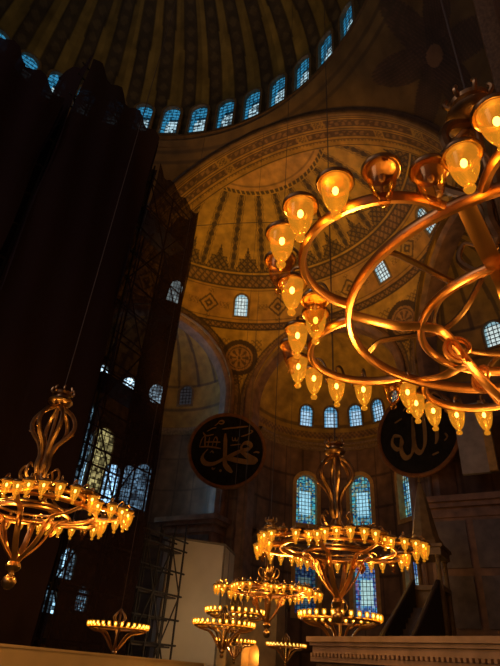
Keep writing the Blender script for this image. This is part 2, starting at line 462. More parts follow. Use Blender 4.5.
def apse():
    R, cx, cy, cz = 6.5, 31.0, -0.15, 19.1+EYE
    def paint(u, v, Z, ang):
        C = np.zeros(u.shape+(3,)) + GOLD*.9
        C *= (1+.2*wob(u, v, .9))[..., None]
        C = mix(C, DARK, ((np.abs(Z-cz) < .12) | (np.abs(Z-cz+1.0) < .07))*.6)
        C = mix(C, (0.36, 0.2, 0.07), ((Z > 17.9+EYE) & (Z < 18.5+EYE))*.7)
        C = mix(C, DARK, ((Z > 17.9+EYE) & (Z < 18.5+EYE))*lace(u, Z, .4)*.6)
        low = Z < 17.2+EYE
        mar = BROWN*(1+.35*wob(u*1.4, v*.4))[..., None]
        C = np.where(low[..., None], mar, C)
        C = mix(C, DARK, low*((np.abs(u % 1.62 - .06) < .06) | (np.abs((Z-9.0-EYE) % 2.6-.06) < .06))*.7)
        # framed porphyry and pale marble panels between the windows
        return C
    # cylinder + quarter sphere
    a = np.linspace(-90, 90, 200)
    z1 = np.linspace(0, cz, 200)[:-1]; e = np.linspace(0, 90, 90)
    rr = np.concatenate([np.full(len(z1), R), R*np.cos(np.radians(e))]); zz = np.concatenate([z1, cz+R*np.sin(np.radians(e))])
    A = np.repeat(a[None], len(rr), 0); Rr = np.repeat(rr[:, None], len(a), 1); Z = np.repeat(zz[:, None], len(a), 1)
    X, Y = cx+Rr*np.cos(np.radians(A)), cy+Rr*np.sin(np.radians(A))
    C = paint(np.radians(A)*R, Z, Z, A)
    structure(grid_obj('wall_apse', X, Y, Z, C, M['mosaic']))
    # straight bay in front of it
    t = np.concatenate([np.linspace(0, cz, 60)[:-1], np.linspace(0, 180, 91), np.linspace(cz, 0, 60)[1:]])
    ys = np.concatenate([np.full(59, R), R*np.cos(np.radians(np.linspace(0, 180, 91))), np.full(59, -R)])
    zs = np.concatenate([np.linspace(0, cz, 60)[:-1], cz+R*np.sin(np.radians(np.linspace(0, 180, 91))), np.linspace(cz, 0, 60)[1:]])
    x = np.linspace(29.5, 31.0, 8)
    X = np.repeat(x[:, None], len(ys), 1); Y = np.repeat(cy+ys[None], 8, 0); Z = np.repeat(zs[None], 8, 0)
    structure(grid_obj('wall_apse_bay', X, Y, Z, paint(X, Z, Z, X), M['mosaic']))
    def ring(z, prof, name, mat):
        vs = []; n = 48; m = len(prof)
        for k in range(n+1):
            an = -PI/2 + PI*k/n
            for d, dz in prof: vs.append((cx+(R-d)*math.cos(an), cy+(R-d)*math.sin(an), z+dz))
        structure(MB().add(vs, [(k*m+j, k*m+j+1, (k+1)*m+j+1, (k+1)*m+j) for k in range(n) for j in range(m-1)]).build(name, mat, angle=30))
    pr = [(0, -.5), (.12, -.45), (.15, -.2), (.4, -.1), (.42, .12), (0, .15)]
    ring(17.25+EYE, pr, 'trim_apse_cornice', M['cornice'])
    ring(8.9+EYE, pr, 'trim_apse_string', M['cornice'])

def exedra(sgn, nm):
    a0 = 58.5*sgn; R = 6.55; cz = 19.5+EYE
    cx, cy = SX+13.4*math.cos(rad(a0)), 13.4*math.sin(rad(a0))
    a = np.linspace(a0-92, a0+92, 200)
    z1 = np.linspace(0, cz, 150)[:-1]; e = np.linspace(0, 90, 90)
    rr = np.concatenate([np.full(len(z1), R), R*np.cos(np.radians(e))]); zz = np.concatenate([z1, cz+R*np.sin(np.radians(e))])
    A = np.repeat(a[None], len(rr), 0); Rr = np.repeat(rr[:, None], len(a), 1); Z = np.repeat(zz[:, None], len(a), 1)
    X, Y = cx+Rr*np.cos(np.radians(A)), cy+Rr*np.sin(np.radians(A))
    u = np.radians(A-a0)*R
    C = np.zeros(u.shape+(3,)) + GOLD*np.array((.75, .7, .72))
    C *= (1+.2*wob(u, Z, .9))[..., None]
    E = np.degrees(np.arctan2(Z-cz, Rr))
    C = mix(C, DARK, ((Z > cz+1.9) & (np.abs(((A-a0+9) % 18)-9)*Rr/57.3 < .14))*.7)
    C = mix(C, DARK, ((np.abs(Z-cz-2.0) < .1) | (np.abs(Z-cz+.2) < .12))*.7)
    low = Z < 17.6+EYE
    C = np.where(low[..., None], BROWN*(.8+.3*wob(u*1.4, Z*.4))[..., None], C)
    C = mix(C, DARK, low*((np.abs(u % 1.7 - .06) < .06) | (np.abs(Z % 2.7-.06) < .06))*.6)
    structure(grid_obj('wall_exedra_'+nm, X, Y, Z, C, M['mosaic']))
    for z, n2 in ((17.3+EYE, 'upper'), (8.3+EYE, 'lower')):
        prof = [(0, -.4), (.12, -.36), (.32, -.1), (.34, .12), (0, .15)]; vs = []; m = 5
        for k in range(49):
            an = rad(a0-90+180*k/48)
            for d, dz in prof: vs.append((cx+(R-d)*math.cos(an), cy+(R-d)*math.sin(an), z+dz))
        structure(MB().add(vs, [(k*m+j, k*m+j+1, (k+1)*m+j+1, (k+1)*m+j) for k in range(48) for j in range(m-1)]).build('trim_exedra_%s_%s' % (nm, n2), M['cornice'], angle=30))
    return cx, cy

# ------------------------------------------------------------------ windows
WN = [0]
CUT = []
def arch_outline(w, h, n=14):
    r = w/2; hs = h-r
    pts = [(-r, 0), (r, 0)]
    pts += [(r*math.cos(t), hs + r*math.sin(t)) for t in np.linspace(0, PI, n)]
    return pts
def inside_arch(x, y, w, h):
    r = w/2
    return abs(x) <= r and y >= 0 and (y <= h-r or x*x+(y-h+r)**2 <= r*r)

def window(base, n, up, w, h, style, fm, fw=.16, back=.5, front=.10, nx=4, ny=7, bar=.035, seed=0):
    """round-headed window: base = middle of the sill on the wall face, n = into the room"""
    WN[0] += 1
    n = Vector(n).normalized(); up = Vector(up).normalized(); t = up.cross(n).normalized(); base = Vector(base)
    P = lambda x, y, d: base + t*x + up*y + n*d
    CUT.append((base - up*fw*.4, n, t, up, w+fw*.8, h+fw*.8, .9))
    inn = arch_outline(w, h); out_ = arch_outline(w+2*fw, h+fw)
    out_ = [(x, y-(fw if i < 2 else 0)) for i, (x, y) in enumerate(out_)]
    k = len(inn); vs = []
    for d, pl in ((-back, out_), (front, out_), (front, inn), (-back*.5, inn)):
        vs += [P(x, y, d) for x, y in pl]
    fs = [(j*k+i, j*k+(i+1) % k, (j+1)*k+(i+1) % k, (j+1)*k+i) for j in range(3) for i in range(k)]
    fr = structure(MB().add(vs, fs).build('window_%d' % WN[0], fm, smooth=False))
    # pane: small glass pieces, each with its own colour
    rng = random.Random(seed+WN[0]*13)
    dx = w/(2*nx+1) if style.startswith('stained') else w/(nx*2); dy = dx*1.0
    gx, gy = int(round(w/dx)), int(math.ceil(h/dy)); vs, fs, cols = [], [], []
    for iy in range(gy):
        for ix in range(gx):
            x0, x1, y0, y1 = -w/2+ix*w/gx, -w/2+(ix+1)*w/gx, iy*dy, min(h, (iy+1)*dy)
            quad = [(x0, y0), (x1, y0), (x1, y1), (x0, y1)]
            r = w/2
            def fit(p):
                x, y = p
                if y > h-r:
                    q = math.hypot(x, y-h+r)
                    if q > r: x, y = x*r/q, h-r+(y-h+r)*r/q
                return x, y
            quad = [fit(p) for p in quad]
            cxm, cym = (x0+x1)/2, (y0+y1)/2
            c = style_col(style, cxm/w, cym/h, rng, ix, iy, gx, gy, w, h)
            o = len(vs); vs += [P(x, y, -back*.3) for x, y in quad]; fs.append((o, o+1, o+2, o+3)); cols += [c]*4
    me = bpy.data.meshes.new('pane'); me.from_pydata(vs, [], fs); me.update(); me.materials.append(M['pane'])
    at = me.color_attributes.new('Col', 'FLOAT_COLOR', 'POINT')
    at.data.foreach_set('color', np.array([(*c, 1) for c in cols], dtype=np.float32).ravel())
    pn = bpy.data.objects.new('pane', me); COL.objects.link(pn); pn.parent = fr
    # lattice bars in front of the glass
    mb = MB(); r = w/2; ax = (t, up, n)
    for i in range(1, nx):
        x = -r + w*i/nx; yt = h-r+math.sqrt(max(0, r*r-x*x))
        mb.box(P(x, yt/2, -back*.3+.05), (bar, yt, .05), ax)
    for j in range(1, ny):
        y = h*j/ny; xw = w if y < h-r else 2*math.sqrt(max(0.0004, r*r-(y-h+r)**2))
        mb.box(P(0, y, -back*.3+.05), (xw, bar, .05), ax)
    mb.build('lattice', M['lattice'], fr, smooth=False)
    return fr

def style_col(style, x, y, rng, ix, iy, gx, gy, w, h):
    k = rng.uniform(.7, 1.2)
    if style == 'dome':            # blue sky over, roof glare low down through the grille
        c = np.array((0.030, 0.22, 0.40))*rng.choice((.35, .8, 1.0, 1.15))
        if y < .52 and x > -.30+.35*(y-.1) and abs(x) < .42 and y > .14:
            c = np.array((0.45, 0.68, 0.78))*rng.choice((.12, .75, 1.0, 1.1))
        elif y <= .12: c = np.array((0.30, 0.48, 0.56))*rng.choice((.05, .3, 1.0))
        elif y < .62 and x > -.12: c *= .18
        return tuple(c)
    if style == 'white':
        edge = abs(x) > .40 or y > .88
        c = np.array((0.62, 0.74, 0.72)) if not edge else np.array((0.28, 0.46, 0.52))
        return tuple(c*k)
    if style == 'glare': return tuple(np.array((7.5, 9.2, 9.5))*k)
    if style == 'netbright': return tuple(np.array((6.5, 9.5, 12.0))*rng.choice((.3, .9, 1.2, 1.5)))
    if style == 'bluewhite':
        c = np.array((0.42, 0.66, 0.88)) if y < .75 and abs(x) < .36 else np.array((0.12, 0.34, 0.55))
        return tuple(c*k)
    if style in ('stained', 'stained_low', 'stained_dim'):
        if style == 'stained_dim': k *= .2
        border = ix < 2 or ix >= gx-2 or y > .86 or y < .06
        mid = .20 < y < .66
        if border:
            pal = ((0.02,0.13,0.26), (0.05,0.36,0.44), (0.14,0.42,0.40), (0.015,0.05,0.16), (0.25,0.28,0.18)) if style == 'stained' else \
                  ((0.03,0.06,0.22), (0.08,0.18,0.46), (0.18,0.10,0.24), (0.05,0.30,0.42), (0.2,0.24,0.30))
            return tuple(np.array(rng.choice(pal))*k)
        if mid and abs(x) < .24: return tuple(np.array((0.34, 0.68, 0.84) if style == 'stained' else (0.40, 0.62, 0.62))*rng.uniform(.8, 1.2)*(.2 if style == 'stained_dim' else 1))
        pal = ((0.04,0.20,0.34), (0.10,0.34,0.48), (0.20,0.30,0.24), (0.02,0.10,0.24), (0.22,0.22,0.10)) if style == 'stained' else \
              ((0.06,0.14,0.40), (0.10,0.34,0.55), (0.22,0.34,0.50), (0.03,0.08,0.26))
        return tuple(np.array(rng.choice(pal))*k)
    if style == 'netblue':
        return tuple(np.array((3.2, 6.0, 9.0))*rng.choice((.25, .8, 1.3, 1.7)))
    if style == 'netyellow':
        return tuple(np.array((3.0, 2.5, 1.0))*rng.choice((.1, .4, .8, 1.0)))
    if style == 'netdim':
        return tuple(np.array((0.7, 1.3, 1.8))*rng.choice((.05, .2, .7, 1.2)))
    return (0.02, 0.018, 0.02)

def all_windows():
    # ring of windows at the foot of the dome
    for k in range(NW):
        a = DW0 + DAZ*k
        if 95 < a < 322: continue                       # out of the picture behind the viewer
        ca, sa = math.cos(rad(a)), math.sin(rad(a)); r = 15.95
        window((DCX+r*ca, DCY+r*sa, 37.2+EYE), (-ca, -sa, 0), (0, 0, 1), 1.45, 3.75, 'dome', M['frame'], fw=.22, back=.75, front=.12, nx=4, ny=9, bar=.022)
    # five windows of the semi-dome
    for a in (58, 31, 2, -28, -54.5):
        e = 25.4; st = 'glare' if a == 58 else 'white'
        p = Vector((SX+SR*math.cos(rad(e))*math.cos(rad(a)), SR*math.cos(rad(e))*math.sin(rad(a)), SZ+SR*math.sin(rad(e))))
        e2 = rad(28.5); nn = Vector((-math.cos(e2)*math.cos(rad(a)), -math.cos(e2)*math.sin(rad(a)), -math.sin(e2)))
        up = Vector((-math.sin(e2)*math.cos(rad(a)), -math.sin(e2)*math.sin(rad(a)), math.cos(e2)))
        window(p, nn, up, 1.15, 1.95, st, M['frame'], fw=.16, back=.4, front=.06, nx=4, ny=6, bar=.045)
    # apse half-dome, then the two rows of stained glass
    cx, cy, R = 31.0, -.15, 6.5
    for a in (41, 20.5, 0, -20.5, -41):
        e = rad(8); b = rad(a)
        nn = Vector((-math.cos(e)*math.cos(b), -math.cos(e)*math.sin(b), -math.sin(e))); up = Vector((-math.sin(e)*math.cos(b), -math.sin(e)*math.sin(b), math.cos(e)))
        window((cx+R*math.cos(b), cy+R*math.sin(b), 19.05+EYE), nn, up, 1.15, 1.95, 'bluewhite', M['frame'], fw=.16, back=.4, front=.10, nx=4, ny=6, bar=.045)
    for a in (40.2, -.6, -41.2):
        b = rad(a); nn = (-math.cos(b), -math.sin(b), 0)
        window((cx+R*math.cos(b), cy+R*math.sin(b), 10.35+EYE), nn, (0,0,1), 1.80, 4.1, 'stained', M['frame_ochre'], fw=.34, back=1.5, front=.14, nx=6, ny=13, bar=.035)
        window((cx+R*math.cos(b), cy+R*math.sin(b), 3.7+EYE), nn, (0,0,1), 1.80, 4.0, 'stained_low' if a < 10 else 'stained_dim', M['frame_ochre'], fw=.34, back=1.5, front=.14, nx=6, ny=13, bar=.035)
    # exedra conches
    for s in (1, -1):
        ex, ey = SX+13.4*math.cos(rad(58.5)), s*13.4*math.sin(rad(58.5))
        for a in (64.5, 41.0, 16.0, 90):
            b = rad(a*s); e = rad(7)
            nn = Vector((-math.cos(e)*math.cos(b), -math.cos(e)*math.sin(b), -math.sin(e))); up = Vector((-math.sin(e)*math.cos(b), -math.sin(e)*math.sin(b), math.cos(e)))
            st = 'netbright' if s > 0 else 'white'
            if s > 0 and a == 16.0: st = 'dark'
            window((ex+6.5*math.cos(b), ey+6.5*math.sin(b), 19.8+EYE), nn, up, 1.25, 1.85, st, M['frame'], fw=.16, back=.5, front=.10, nx=4, ny=6, bar=.05)
        if s > 0:
            for a, z, w, h, st in ((74, 10.8, 1.9, 5.6, 'netyellow'), (62, 10.4, 1.3, 3.2, 'netblue'), (50.5, 10.4, .8, 3.4, 'netblue'), (40, 10.2, 1.3, 3.9, 'netblue'), (88, 9.6, 1.6, 6.0, 'netdim')):
                b = rad(a)
                window((ex+6.5*math.cos(b), ey+6.5*math.sin(b), z+EYE), (-math.cos(b), -math.sin(b), 0), (0,0,1), w, h, st, M['frame'], fw=.14, back=.5, front=.08, nx=4, ny=9, bar=.05)
    # aisle windows low in the north wall, behind the netting
    for x, z, w, h, st in ((23.2, 4.4, 1.5, 2.0, 'netdim'), (22.0, 2.2, 2.2, 1.6, 'netdim'), (25.3, 2.6, 1.1, 1.6, 'netdim'), (18.0, .1, 1.4, 1.9, 'netdim'), (21.6, 12.2, 1.5, 5.2, 'netdim')):
        window((x, 16.9, z+EYE), (0, -1, 0), (0, 0, 1), w, h, st, M['frame'], fw=.12, back=.4, front=.08, nx=5, ny=7, bar=.05)

def shell():
    structure(MB().box((10, 0, -.15), (70, 44, .3)).build('floor', M['carpet'], smooth=False))
    for s, nm in ((1, 'north'), (-1, 'south')):
        y = s*17.2
        # side wall with a round top that closes the side arch
        pts = [(-20, 0), (30, 0), (30, 12), (16, 12), (16, SZ)] if s > 0 else [(-20, 0), (30, 0), (30, 12), (16, 12), (16, SZ)]
        pts += [(16*math.cos(t), SZ+16*math.sin(t)) for t in np.linspace(0.03, PI, 40)] + [(-20, SZ)]
        structure(MB().extrude([(px, y, pz) for px, pz in pts], (0, s*.4, 0)).build('wall_'+nm, M['brown'], smooth=False))
        n = 72; vs = []
        for k in range(n+1):
            a = -PI/2+PI*k/n
            for rr, yy in ((14.6, 17.3), (14.6, 16.5), (14.66, 16.36), (14.9, 16.33), (15.3, 16.5)):
                vs.append((rr*math.sin(a), s*yy, SZ+rr*math.cos(a)))
        structure(MB().add(vs, [(k*5+j, k*5+j+1, (k+1)*5+j+1, (k+1)*5+j) for k in range(n) for j in range(4)]).build('trim_side_arch_'+nm, M['cornice'], angle=30))

def apse_piers():
    """marble-clad piers that flank the apse, each with a bracketed cornice"""
    for s, nm in ((1, 'north'), (-1, 'south')):
        a = (27.4, s*8.0); w = 4.4
        b = MB().box((29.2, s*9.9, (9.0+EYE)/2), (3.6, 4.6, 9.0+EYE))
        for k, (d, z0, hh) in enumerate(((.12, 8.2, .3), (.28, 8.75, .28), (.50, 9.05, .34))):
            b.box((29.2, s*9.9, z0+EYE), (3.6+2*d, 4.6+2*d, hh))
        b.box((29.2, s*9.9, .5), (4.0, 5.0, 1.0))
        p = structure(b.build('wall_apse_pier_'+nm, M['brown'], smooth=False))
        q = MB()
        for j in range(3):
            for yy in (-1.15, 1.15):
                q.box((27.36, s*9.9+yy, 2.4+2.9*j), (.10, 1.9, 2.5))
        q.build('panel', M['darkstone'], p, smooth=False)

all_windows(); semi_dome(); archivolts(); east_arch(); pendentives(); dome(); apse()
exedra(1, 'north'); exedra(-1, 'south'); shell(); apse_piers()

# ================================================================== CHANDELIERS
HOOP = 1.198
def circle(r, z, n=72): return [(r*math.cos(2*PI*k/n), r*math.sin(2*PI*k/n), z) for k in range(n)]
def spline(pts, m=8):
    P = [Vector(p) for p in pts]; out = []
    for i in range(len(P)-1):
        p0, p1, p2, p3 = P[max(i-1, 0)], P[i], P[i+1], P[min(i+2, len(P)-1)]
        for k in range(m):
            t = k/m
            out.append(.5*((2*p1)+(p2-p0)*t+(2*p0-5*p1+4*p2-p3)*t*t+(3*p1-p0-3*p2+p3)*t**3))
    return out + [P[-1]]
CAP = [(.001,.085),(.022,.085),(.026,.060),(.055,.056),(.085,.048),(.112,.030),(.127,.010),(.128,-.006),(.120,-.018),(.108,-.014),(.100,-.002),(.088,.004),(.05,.010),(.001,.012)]
GLASS = [(.096,-.002),(.094,-.03),(.091,-.07),(.085,-.12),(.076,-.16),(.062,-.20),(.046,-.233),(.029,-.252),(.019,-.260),(.016,-.266),(.028,-.275),(.036,-.293),(.029,-.312),(.001,-.324)]


LS = .84
CAP = [(r*LS, z*LS) for r, z in CAP]; GLASS = [(r*LS, z*LS) for r, z in GLASS]
def polar(r, a, z): return (r*math.cos(a), r*math.sin(a), z)
def lobe_pt(phi, th, rl, c, z):
    """a point on the lobe whose centre lies at angle phi; th from the outward direction"""
    return (c*math.cos(phi)+rl*math.cos(phi+th), c*math.sin(phi)+rl*math.sin(phi+th), z)

def make_chandelier():
    root = empty('chandelier', (0,0,0))
    c, rl, zl = 1.14, .513, .02
    MB().band(circle(HOOP, 0, 96), .055, .085, True).build('main_hoop', M['copper'], root)
    MB().band(circle(.70, -.10, 72), .05, .07, True).build('inner_hoop', M['copper'], root)
    MB().band(circle(.60, .0, 72), .03, .05, True).build('upper_hoop', M['brass_dark'], root)
    for i in range(6):
        phi = i*PI/3
        pts = [lobe_pt(phi, t, rl, c, zl) for t in np.linspace(rad(-99), rad(99), 40)]
        MB().band(pts, .050, .075).build('lobe', M['copper'], root)
    # six strap arms: hoop -> inner hoop -> down in an S to the finial collar
    for i in range(6):
        phi = i*PI/3 + PI/6
        prof = [(1.21, .01), (1.05, -.05), (.86, -.11), (.70, -.12), (.56, -.17), (.46, -.36), (.36, -.56), (.22, -.74), (.10, -.86), (.06, -.95)]
        pts = spline([polar(r, phi, z) for r, z in prof], 6)
        t = Vector((-math.sin(phi), math.cos(phi), 0))
        mb = MB().band(pts, .03, .10, False, up=t)
        # leaf scroll where the strap leaves the inner hoop
        for sg in (.7, 1.0):
            sc = [polar(.47+.10*sg*math.cos(q)*(1-q/9), phi, -.30+.10*sg*math.sin(q)*(1-q/9)) for q in np.linspace(-1.5, 4.2, 22)]
            mb.tube(sc, [.020*(1-k/30) for k in range(22)], 6)
        mb.build('arm', M['copper'], root)
    for i in range(6):        # short curled brackets between hoop and upper hoop
        phi = i*PI/3
        prof = [(1.19, .03), (1.08, .10), (.85, .07), (.60, .03), (.40, .14), (.20, .42), (.09, .62)]
        MB().tube(spline([polar(r, phi, z) for r, z in prof], 6), .022, 6).build('stay', M['brass_dark'], root)
    MB().lathe([(.001,-1.36),(.05,-1.35),(.10,-1.30),(.12,-1.23),(.10,-1.17),(.05,-1.13),(.05,-1.09),(.11,-1.05),(.13,-.99),(.10,-.93),(.06,-.90),(.075,-.84),(.05,-.78),(.001,-.76)], 16).build('finial', M['brass_dark'], root)
    # upper stem: slender neck, lyre-shaped basket, crown
    MB().lathe([(.001,.36),(.10,.37),(.14,.44),(.09,.52),(.055,.60),(.07,.66),(.045,.72),(.03,.90),(.03,1.95),(.06,2.0),(.03,2.05),(.001,2.06)], 14).build('stem', M['brass_dark'], root)
    for i in range(6):
        phi = i*PI/3
        prof = [(.05,.62),(.11,.80),(.10,1.00),(.18,1.22),(.37,1.46),(.41,1.66),(.31,1.86),(.14,1.99),(.05,2.04)]
        pts = spline([polar(r, phi, z) for r, z in prof], 6)
        mb = MB().tube(pts, [.042]*len(pts), 7)
        sc = [polar(.41+.10*math.cos(q)*(1-q/8), phi, 1.48+.09*math.sin(q)*(1-q/8)) for q in np.linspace(1.2, 6.2, 20)]
        mb.tube(sc, [.022*(1-k/26) for k in range(20)], 6)
        lf = [polar(r, phi, z) for r, z in ((.10,.42),(.26,.46),(.36,.62),(.30,.76),(.22,.70))]
        mb.tube(spline(lf, 6), [.04*(1-k/34) for k in range(25)], 7)
        mb.build('basket_rib', M['brass_dark'], root)
    cr = MB().lathe([(.001,2.04),(.12,2.05),(.22,2.09),(.25,2.14),(.23,2.18),(.13,2.20),(.13,2.26),(.19,2.29),(.20,2.33),(.17,2.36),(.05,2.37),(.001,2.38)], 18)
    for i in range(8):
        a = 2*PI*i/8
        cr.tube(spline([polar(.18, a, 2.30), polar(.23, a, 2.36), polar(.19, a, 2.45)], 4), [.022]*8+[.008], 6)
    cr.build('crown', M['brass_dark'], root)
    # lamps: eight hang under each lobe
    proto = {}
    g = MB().lathe(GLASS, 18).build('lamp', M['glass_lit'], root)
    cap = MB().lathe(CAP, 20).tube(spline([(0,0,.06), (0,0,.11), (-.04,0,.125), (-.10,0,.08), (-.145,0,-.01), (-.15,0,-.06)], 4), .011, 6).build('cap', M['brass_dark'], g)
    bulb = MB().ball((0,0,-.062), .018, 10, 8, 1.6).build('bulb', M['bulb'], g)
    goff = MB().lathe(GLASS, 18).build('lamp', M['glass_off'], root)
    c2 = cap.copy(); COL.objects.link(c2); c2.parent = goff
    boff = MB().ball((0,0,-.062), .019, 10, 6, 1.4).build('bulb', M['bulb_off'], goff)
    return root, g, goff

root0, lit0, off0 = make_chandelier()
def hang_lamps(root, unlit):
    first = {True: lit0, False: off0}
    k = 0
    for i in range(6):
        phi = i*PI/3
        for j in range(8):
            th = rad(-77 + 22.0*j)
            x, y, z = lobe_pt(phi, th, .663, 1.14, .075)
            lit = k not in unlit
            src = lit0 if lit else off0
            if root is root0 and not used[lit]: L = src; used[lit] = True
            else: L = copy_tree(src, root)
            L.location = (x, y, z); L.rotation_euler = (0, 0, phi+th)
            k += 1
used = {True: False, False: False}
def plain_children(o): return [ch for ch in o.children if not ch.name.startswith('lamp')]
hang_lamps(root0, {8, 13, 16, 18, 22, 23, 33, 40})

def cable_to(root, x, y, z0, top, r=.014):
    s = root.scale[0]
    MB().tube([(0, 0, 2.36), (0, 0, (top-z0)/s)], r/s, 6).build('cable', M['cable'], root)
def place(root, x, y, h, rz, scale, label):
    root.location = (x, y, h+EYE); root.rotation_euler = (0, 0, rz); root.scale = (scale,)*3
    tag(root, label, 'chandelier', 'brass chandeliers hung over the nave')
def spare_copy(unlit):
    r = root0.copy(); COL.objects.link(r)
    for ch in plain_children(root0):
        if ch.name.startswith('cable'): continue
        copy_tree(ch, r)
    hang_lamps(r, unlit); return r

left_c = spare_copy({4, 19, 37})
centre_c = spare_copy({3, 11, 21, 30, 44})
second_c = spare_copy({7, 29})
place(root0, -1.80, -14.56, 2.2, rad(21.2), 1.0, 'largest nearest chandelier, cut off by the right edge, seen from below')
place(left_c, 1.26, -6.01, 2.2, rad(8), 1.0, 'chandelier at left edge in front of the dark netting')
place(centre_c, 5.8, -10.22, 2.2, rad(33), 1.0, 'wide chandelier hanging in front of the apse stained glass')
place(second_c, 12.15, -5.26, 2.2, rad(5), 1.0, 'middle-sized chandelier half behind the left end of the central one')
def dome_z(x, y): return 38.0+EYE+math.sqrt(16.25**2-x*x-y*y) if math.hypot(x, y) < 15.2 else SZ+math.sqrt(21.9**2-x*x-y*y)
for r, x, y in ((root0, -1.80, -14.56), (left_c, 1.26, -6.01), (centre_c, 5.8, -10.22), (second_c, 12.15, -5.26)):
    cable_to(r, x, y, 2.2+EYE, dome_z(x, y))

def make_small(bulbmat):
    """low single-ring chandelier: one hoop of cup lamps on S-arms over a finial"""
    root = empty('small_chandelier', (0,0,0))
    MB().band(circle(1.0, 0, 64), .05, .07, True).build('hoop', M['copper'], root)
    MB().lathe([(.001,-.92),(.05,-.90),(.07,-.84),(.04,-.78),(.10,-.72),(.08,-.62),(.04,-.55),(.035,.5),(.08,.55),(.05,.62),(.001,.64)], 12).build('stem', M['brass_dark'], root)
    for i in range(8):
        a = i*PI/4
        MB().tube(spline([polar(r, a, z) for r, z in ((1.0,-.02),(.80,-.10),(.55,-.14),(.36,-.30),(.20,-.52),(.07,-.66))], 6), .032, 6).build('arm', M['copper'], root)
        MB().tube(spline([polar(r, a, z) for r, z in ((.04,.10),(.16,.22),(.22,.36),(.12,.50),(.05,.56))], 5), .02, 6).build('basket_rib', M['brass_dark'], root)
    g = MB().lathe([(.052,.15),(.058,.09),(.05,.03),(.03,-.01),(.001,-.03)], 12).build('lamp', M['glass_lit'], root)
    b = MB().ball((0,0,.08), .026, 8, 6, 1.6).build('bulb', bulbmat, g)
    for k in range(30):
        L = g if k == 0 else copy_tree(g, root)
        a = 2*PI*k/30; L.location = polar(1.05, a, .03)
    return root
small = make_small(M['bulb'])
def small_copy(): return copy_tree(small)
S = [small, small_copy(), small_copy(), small_copy(), small_copy()]
S.append(make_small(M['bulb_cool']))
spots = [(17.94, -.58, 1.98, 1.33, 'chandelier just below the left side of the middle-sized one, behind another'),
         (20.54, .92, .98, .95, 'small low chandelier beneath two others by the lit arched niche'),
         (15.33, -6.6, 1.65, 1.42, 'chandelier right under the finial of the wide central one, above the marble ledge'),
         (11.15, .24, .86, 1.02, 'small chandelier alone in front of the dark scaffold bays at lower left'),
         (14.28, -2.27, 1.25, 1.12, 'small chandelier in front of the pale sheeted enclosure, lower left of the middle-sized one'),
         (21.74, -1.31, .97, .92, 'smallest chandelier with pale bluish white lights near the bottom edge')]
for o, (x, y, h, s, lb) in zip(S, spots):
    o.location = (x, y, h+EYE); o.scale = (s,)*3
    tag(o, lb, 'chandelier', 'small chandeliers hung low toward the apse')
    top = 24.0 if x > 16 else dome_z(x, y)
    top = min(top, SZ+math.sqrt(max(1, 15**2-(x-SX)**2-y*y))) if x > 16 else top
    MB().tube([(0,0,.62), (0,0,(top-h-EYE)/s)], .010/s, 6).build('cable', M['cable'], o)

# ================================================================== ROUNDELS
def stroke(mb, pts, wid, fr, d0=.06, d1=.11, nib=rad(55)):
    """a broad-pen stroke on the disc: pts in disc units, wid in units"""
    P = spline([(x, y, 0) for x, y in pts], 7); m = len(P); L, Rr = [], []
    for i, p in enumerate(P):
        t = (P[min(i+1, m-1)]-P[max(i-1, 0)]); t.normalize()
        ang = math.atan2(t.y, t.x)
        w = wid*(.35+.65*abs(math.sin(ang-nib)))
        f = i/(m-1); w *= min(1, .35+4*f, .35+4*(1-f))
        nrm = Vector((-t.y, t.x, 0))
        L.append(p+nrm*w/2); Rr.append(p-nrm*w/2)
    vs = [fr(q.x, q.y, d) for d in (d0, d1) for q in L+Rr]
    k = 2*m; fs = []
    for i in range(m-1):
        fs += [(k+i, k+i+1, k+m+i+1, k+m+i), (i, k+i, k+i+1, i+1)[::-1], (m+i, m+i+1, k+m+i+1, k+m+i)[::-1]]
    mb.add(vs, fs)

def roundel(c, ang, R, strokes, label):
    n = Vector((-math.cos(ang), -math.sin(ang), 0)); t = Vector((0,0,1)).cross(n); t.normalize(); c = Vector(c)
    root = empty('calligraphy_roundel', c - Vector((0,0,R)))
    o = -(c-Vector((0,0,R)))
    fr = lambda x, y, d: c + o + t*(x*R) + Vector((0,0,1))*(y*R) + n*d
    N = 96
    vs = [fr(math.cos(2*PI*k/N), math.sin(2*PI*k/N), d) for d in (-.12, .06) for k in range(N)]
    fs = [tuple(range(N, 2*N)), tuple(range(N))[::-1]] + [(k, (k+1) % N, N+(k+1) % N, N+k) for k in range(N)]
    MB().add(vs, fs).build('panel', M['roundel'], root, smooth=False)
    sec = [(1.0, -.15), (1.06, -.1), (1.07, .08), (1.04, .16), (1.0, .16), (.975, .10), (.97, .05)]; m = len(sec)
    vs = [fr(r*math.cos(2*PI*k/N), r*math.sin(2*PI*k/N), d) for k in range(N) for r, d in sec]
    MB().add(vs, [(k*m+j, k*m+j+1, ((k+1) % N)*m+j+1, ((k+1) % N)*m+j) for k in range(N) for j in range(m-1)]).build('rim', M['roundel_rim'], root, angle=50)
    mb = MB()
    for pts, w in strokes: stroke(mb, pts, w, fr)
    mb.build('lettering', M['gilt'], root, smooth=False)['label'] = 'gilt Arabic lettering'
    tag(root, label, 'roundel', 'calligraphy roundels')

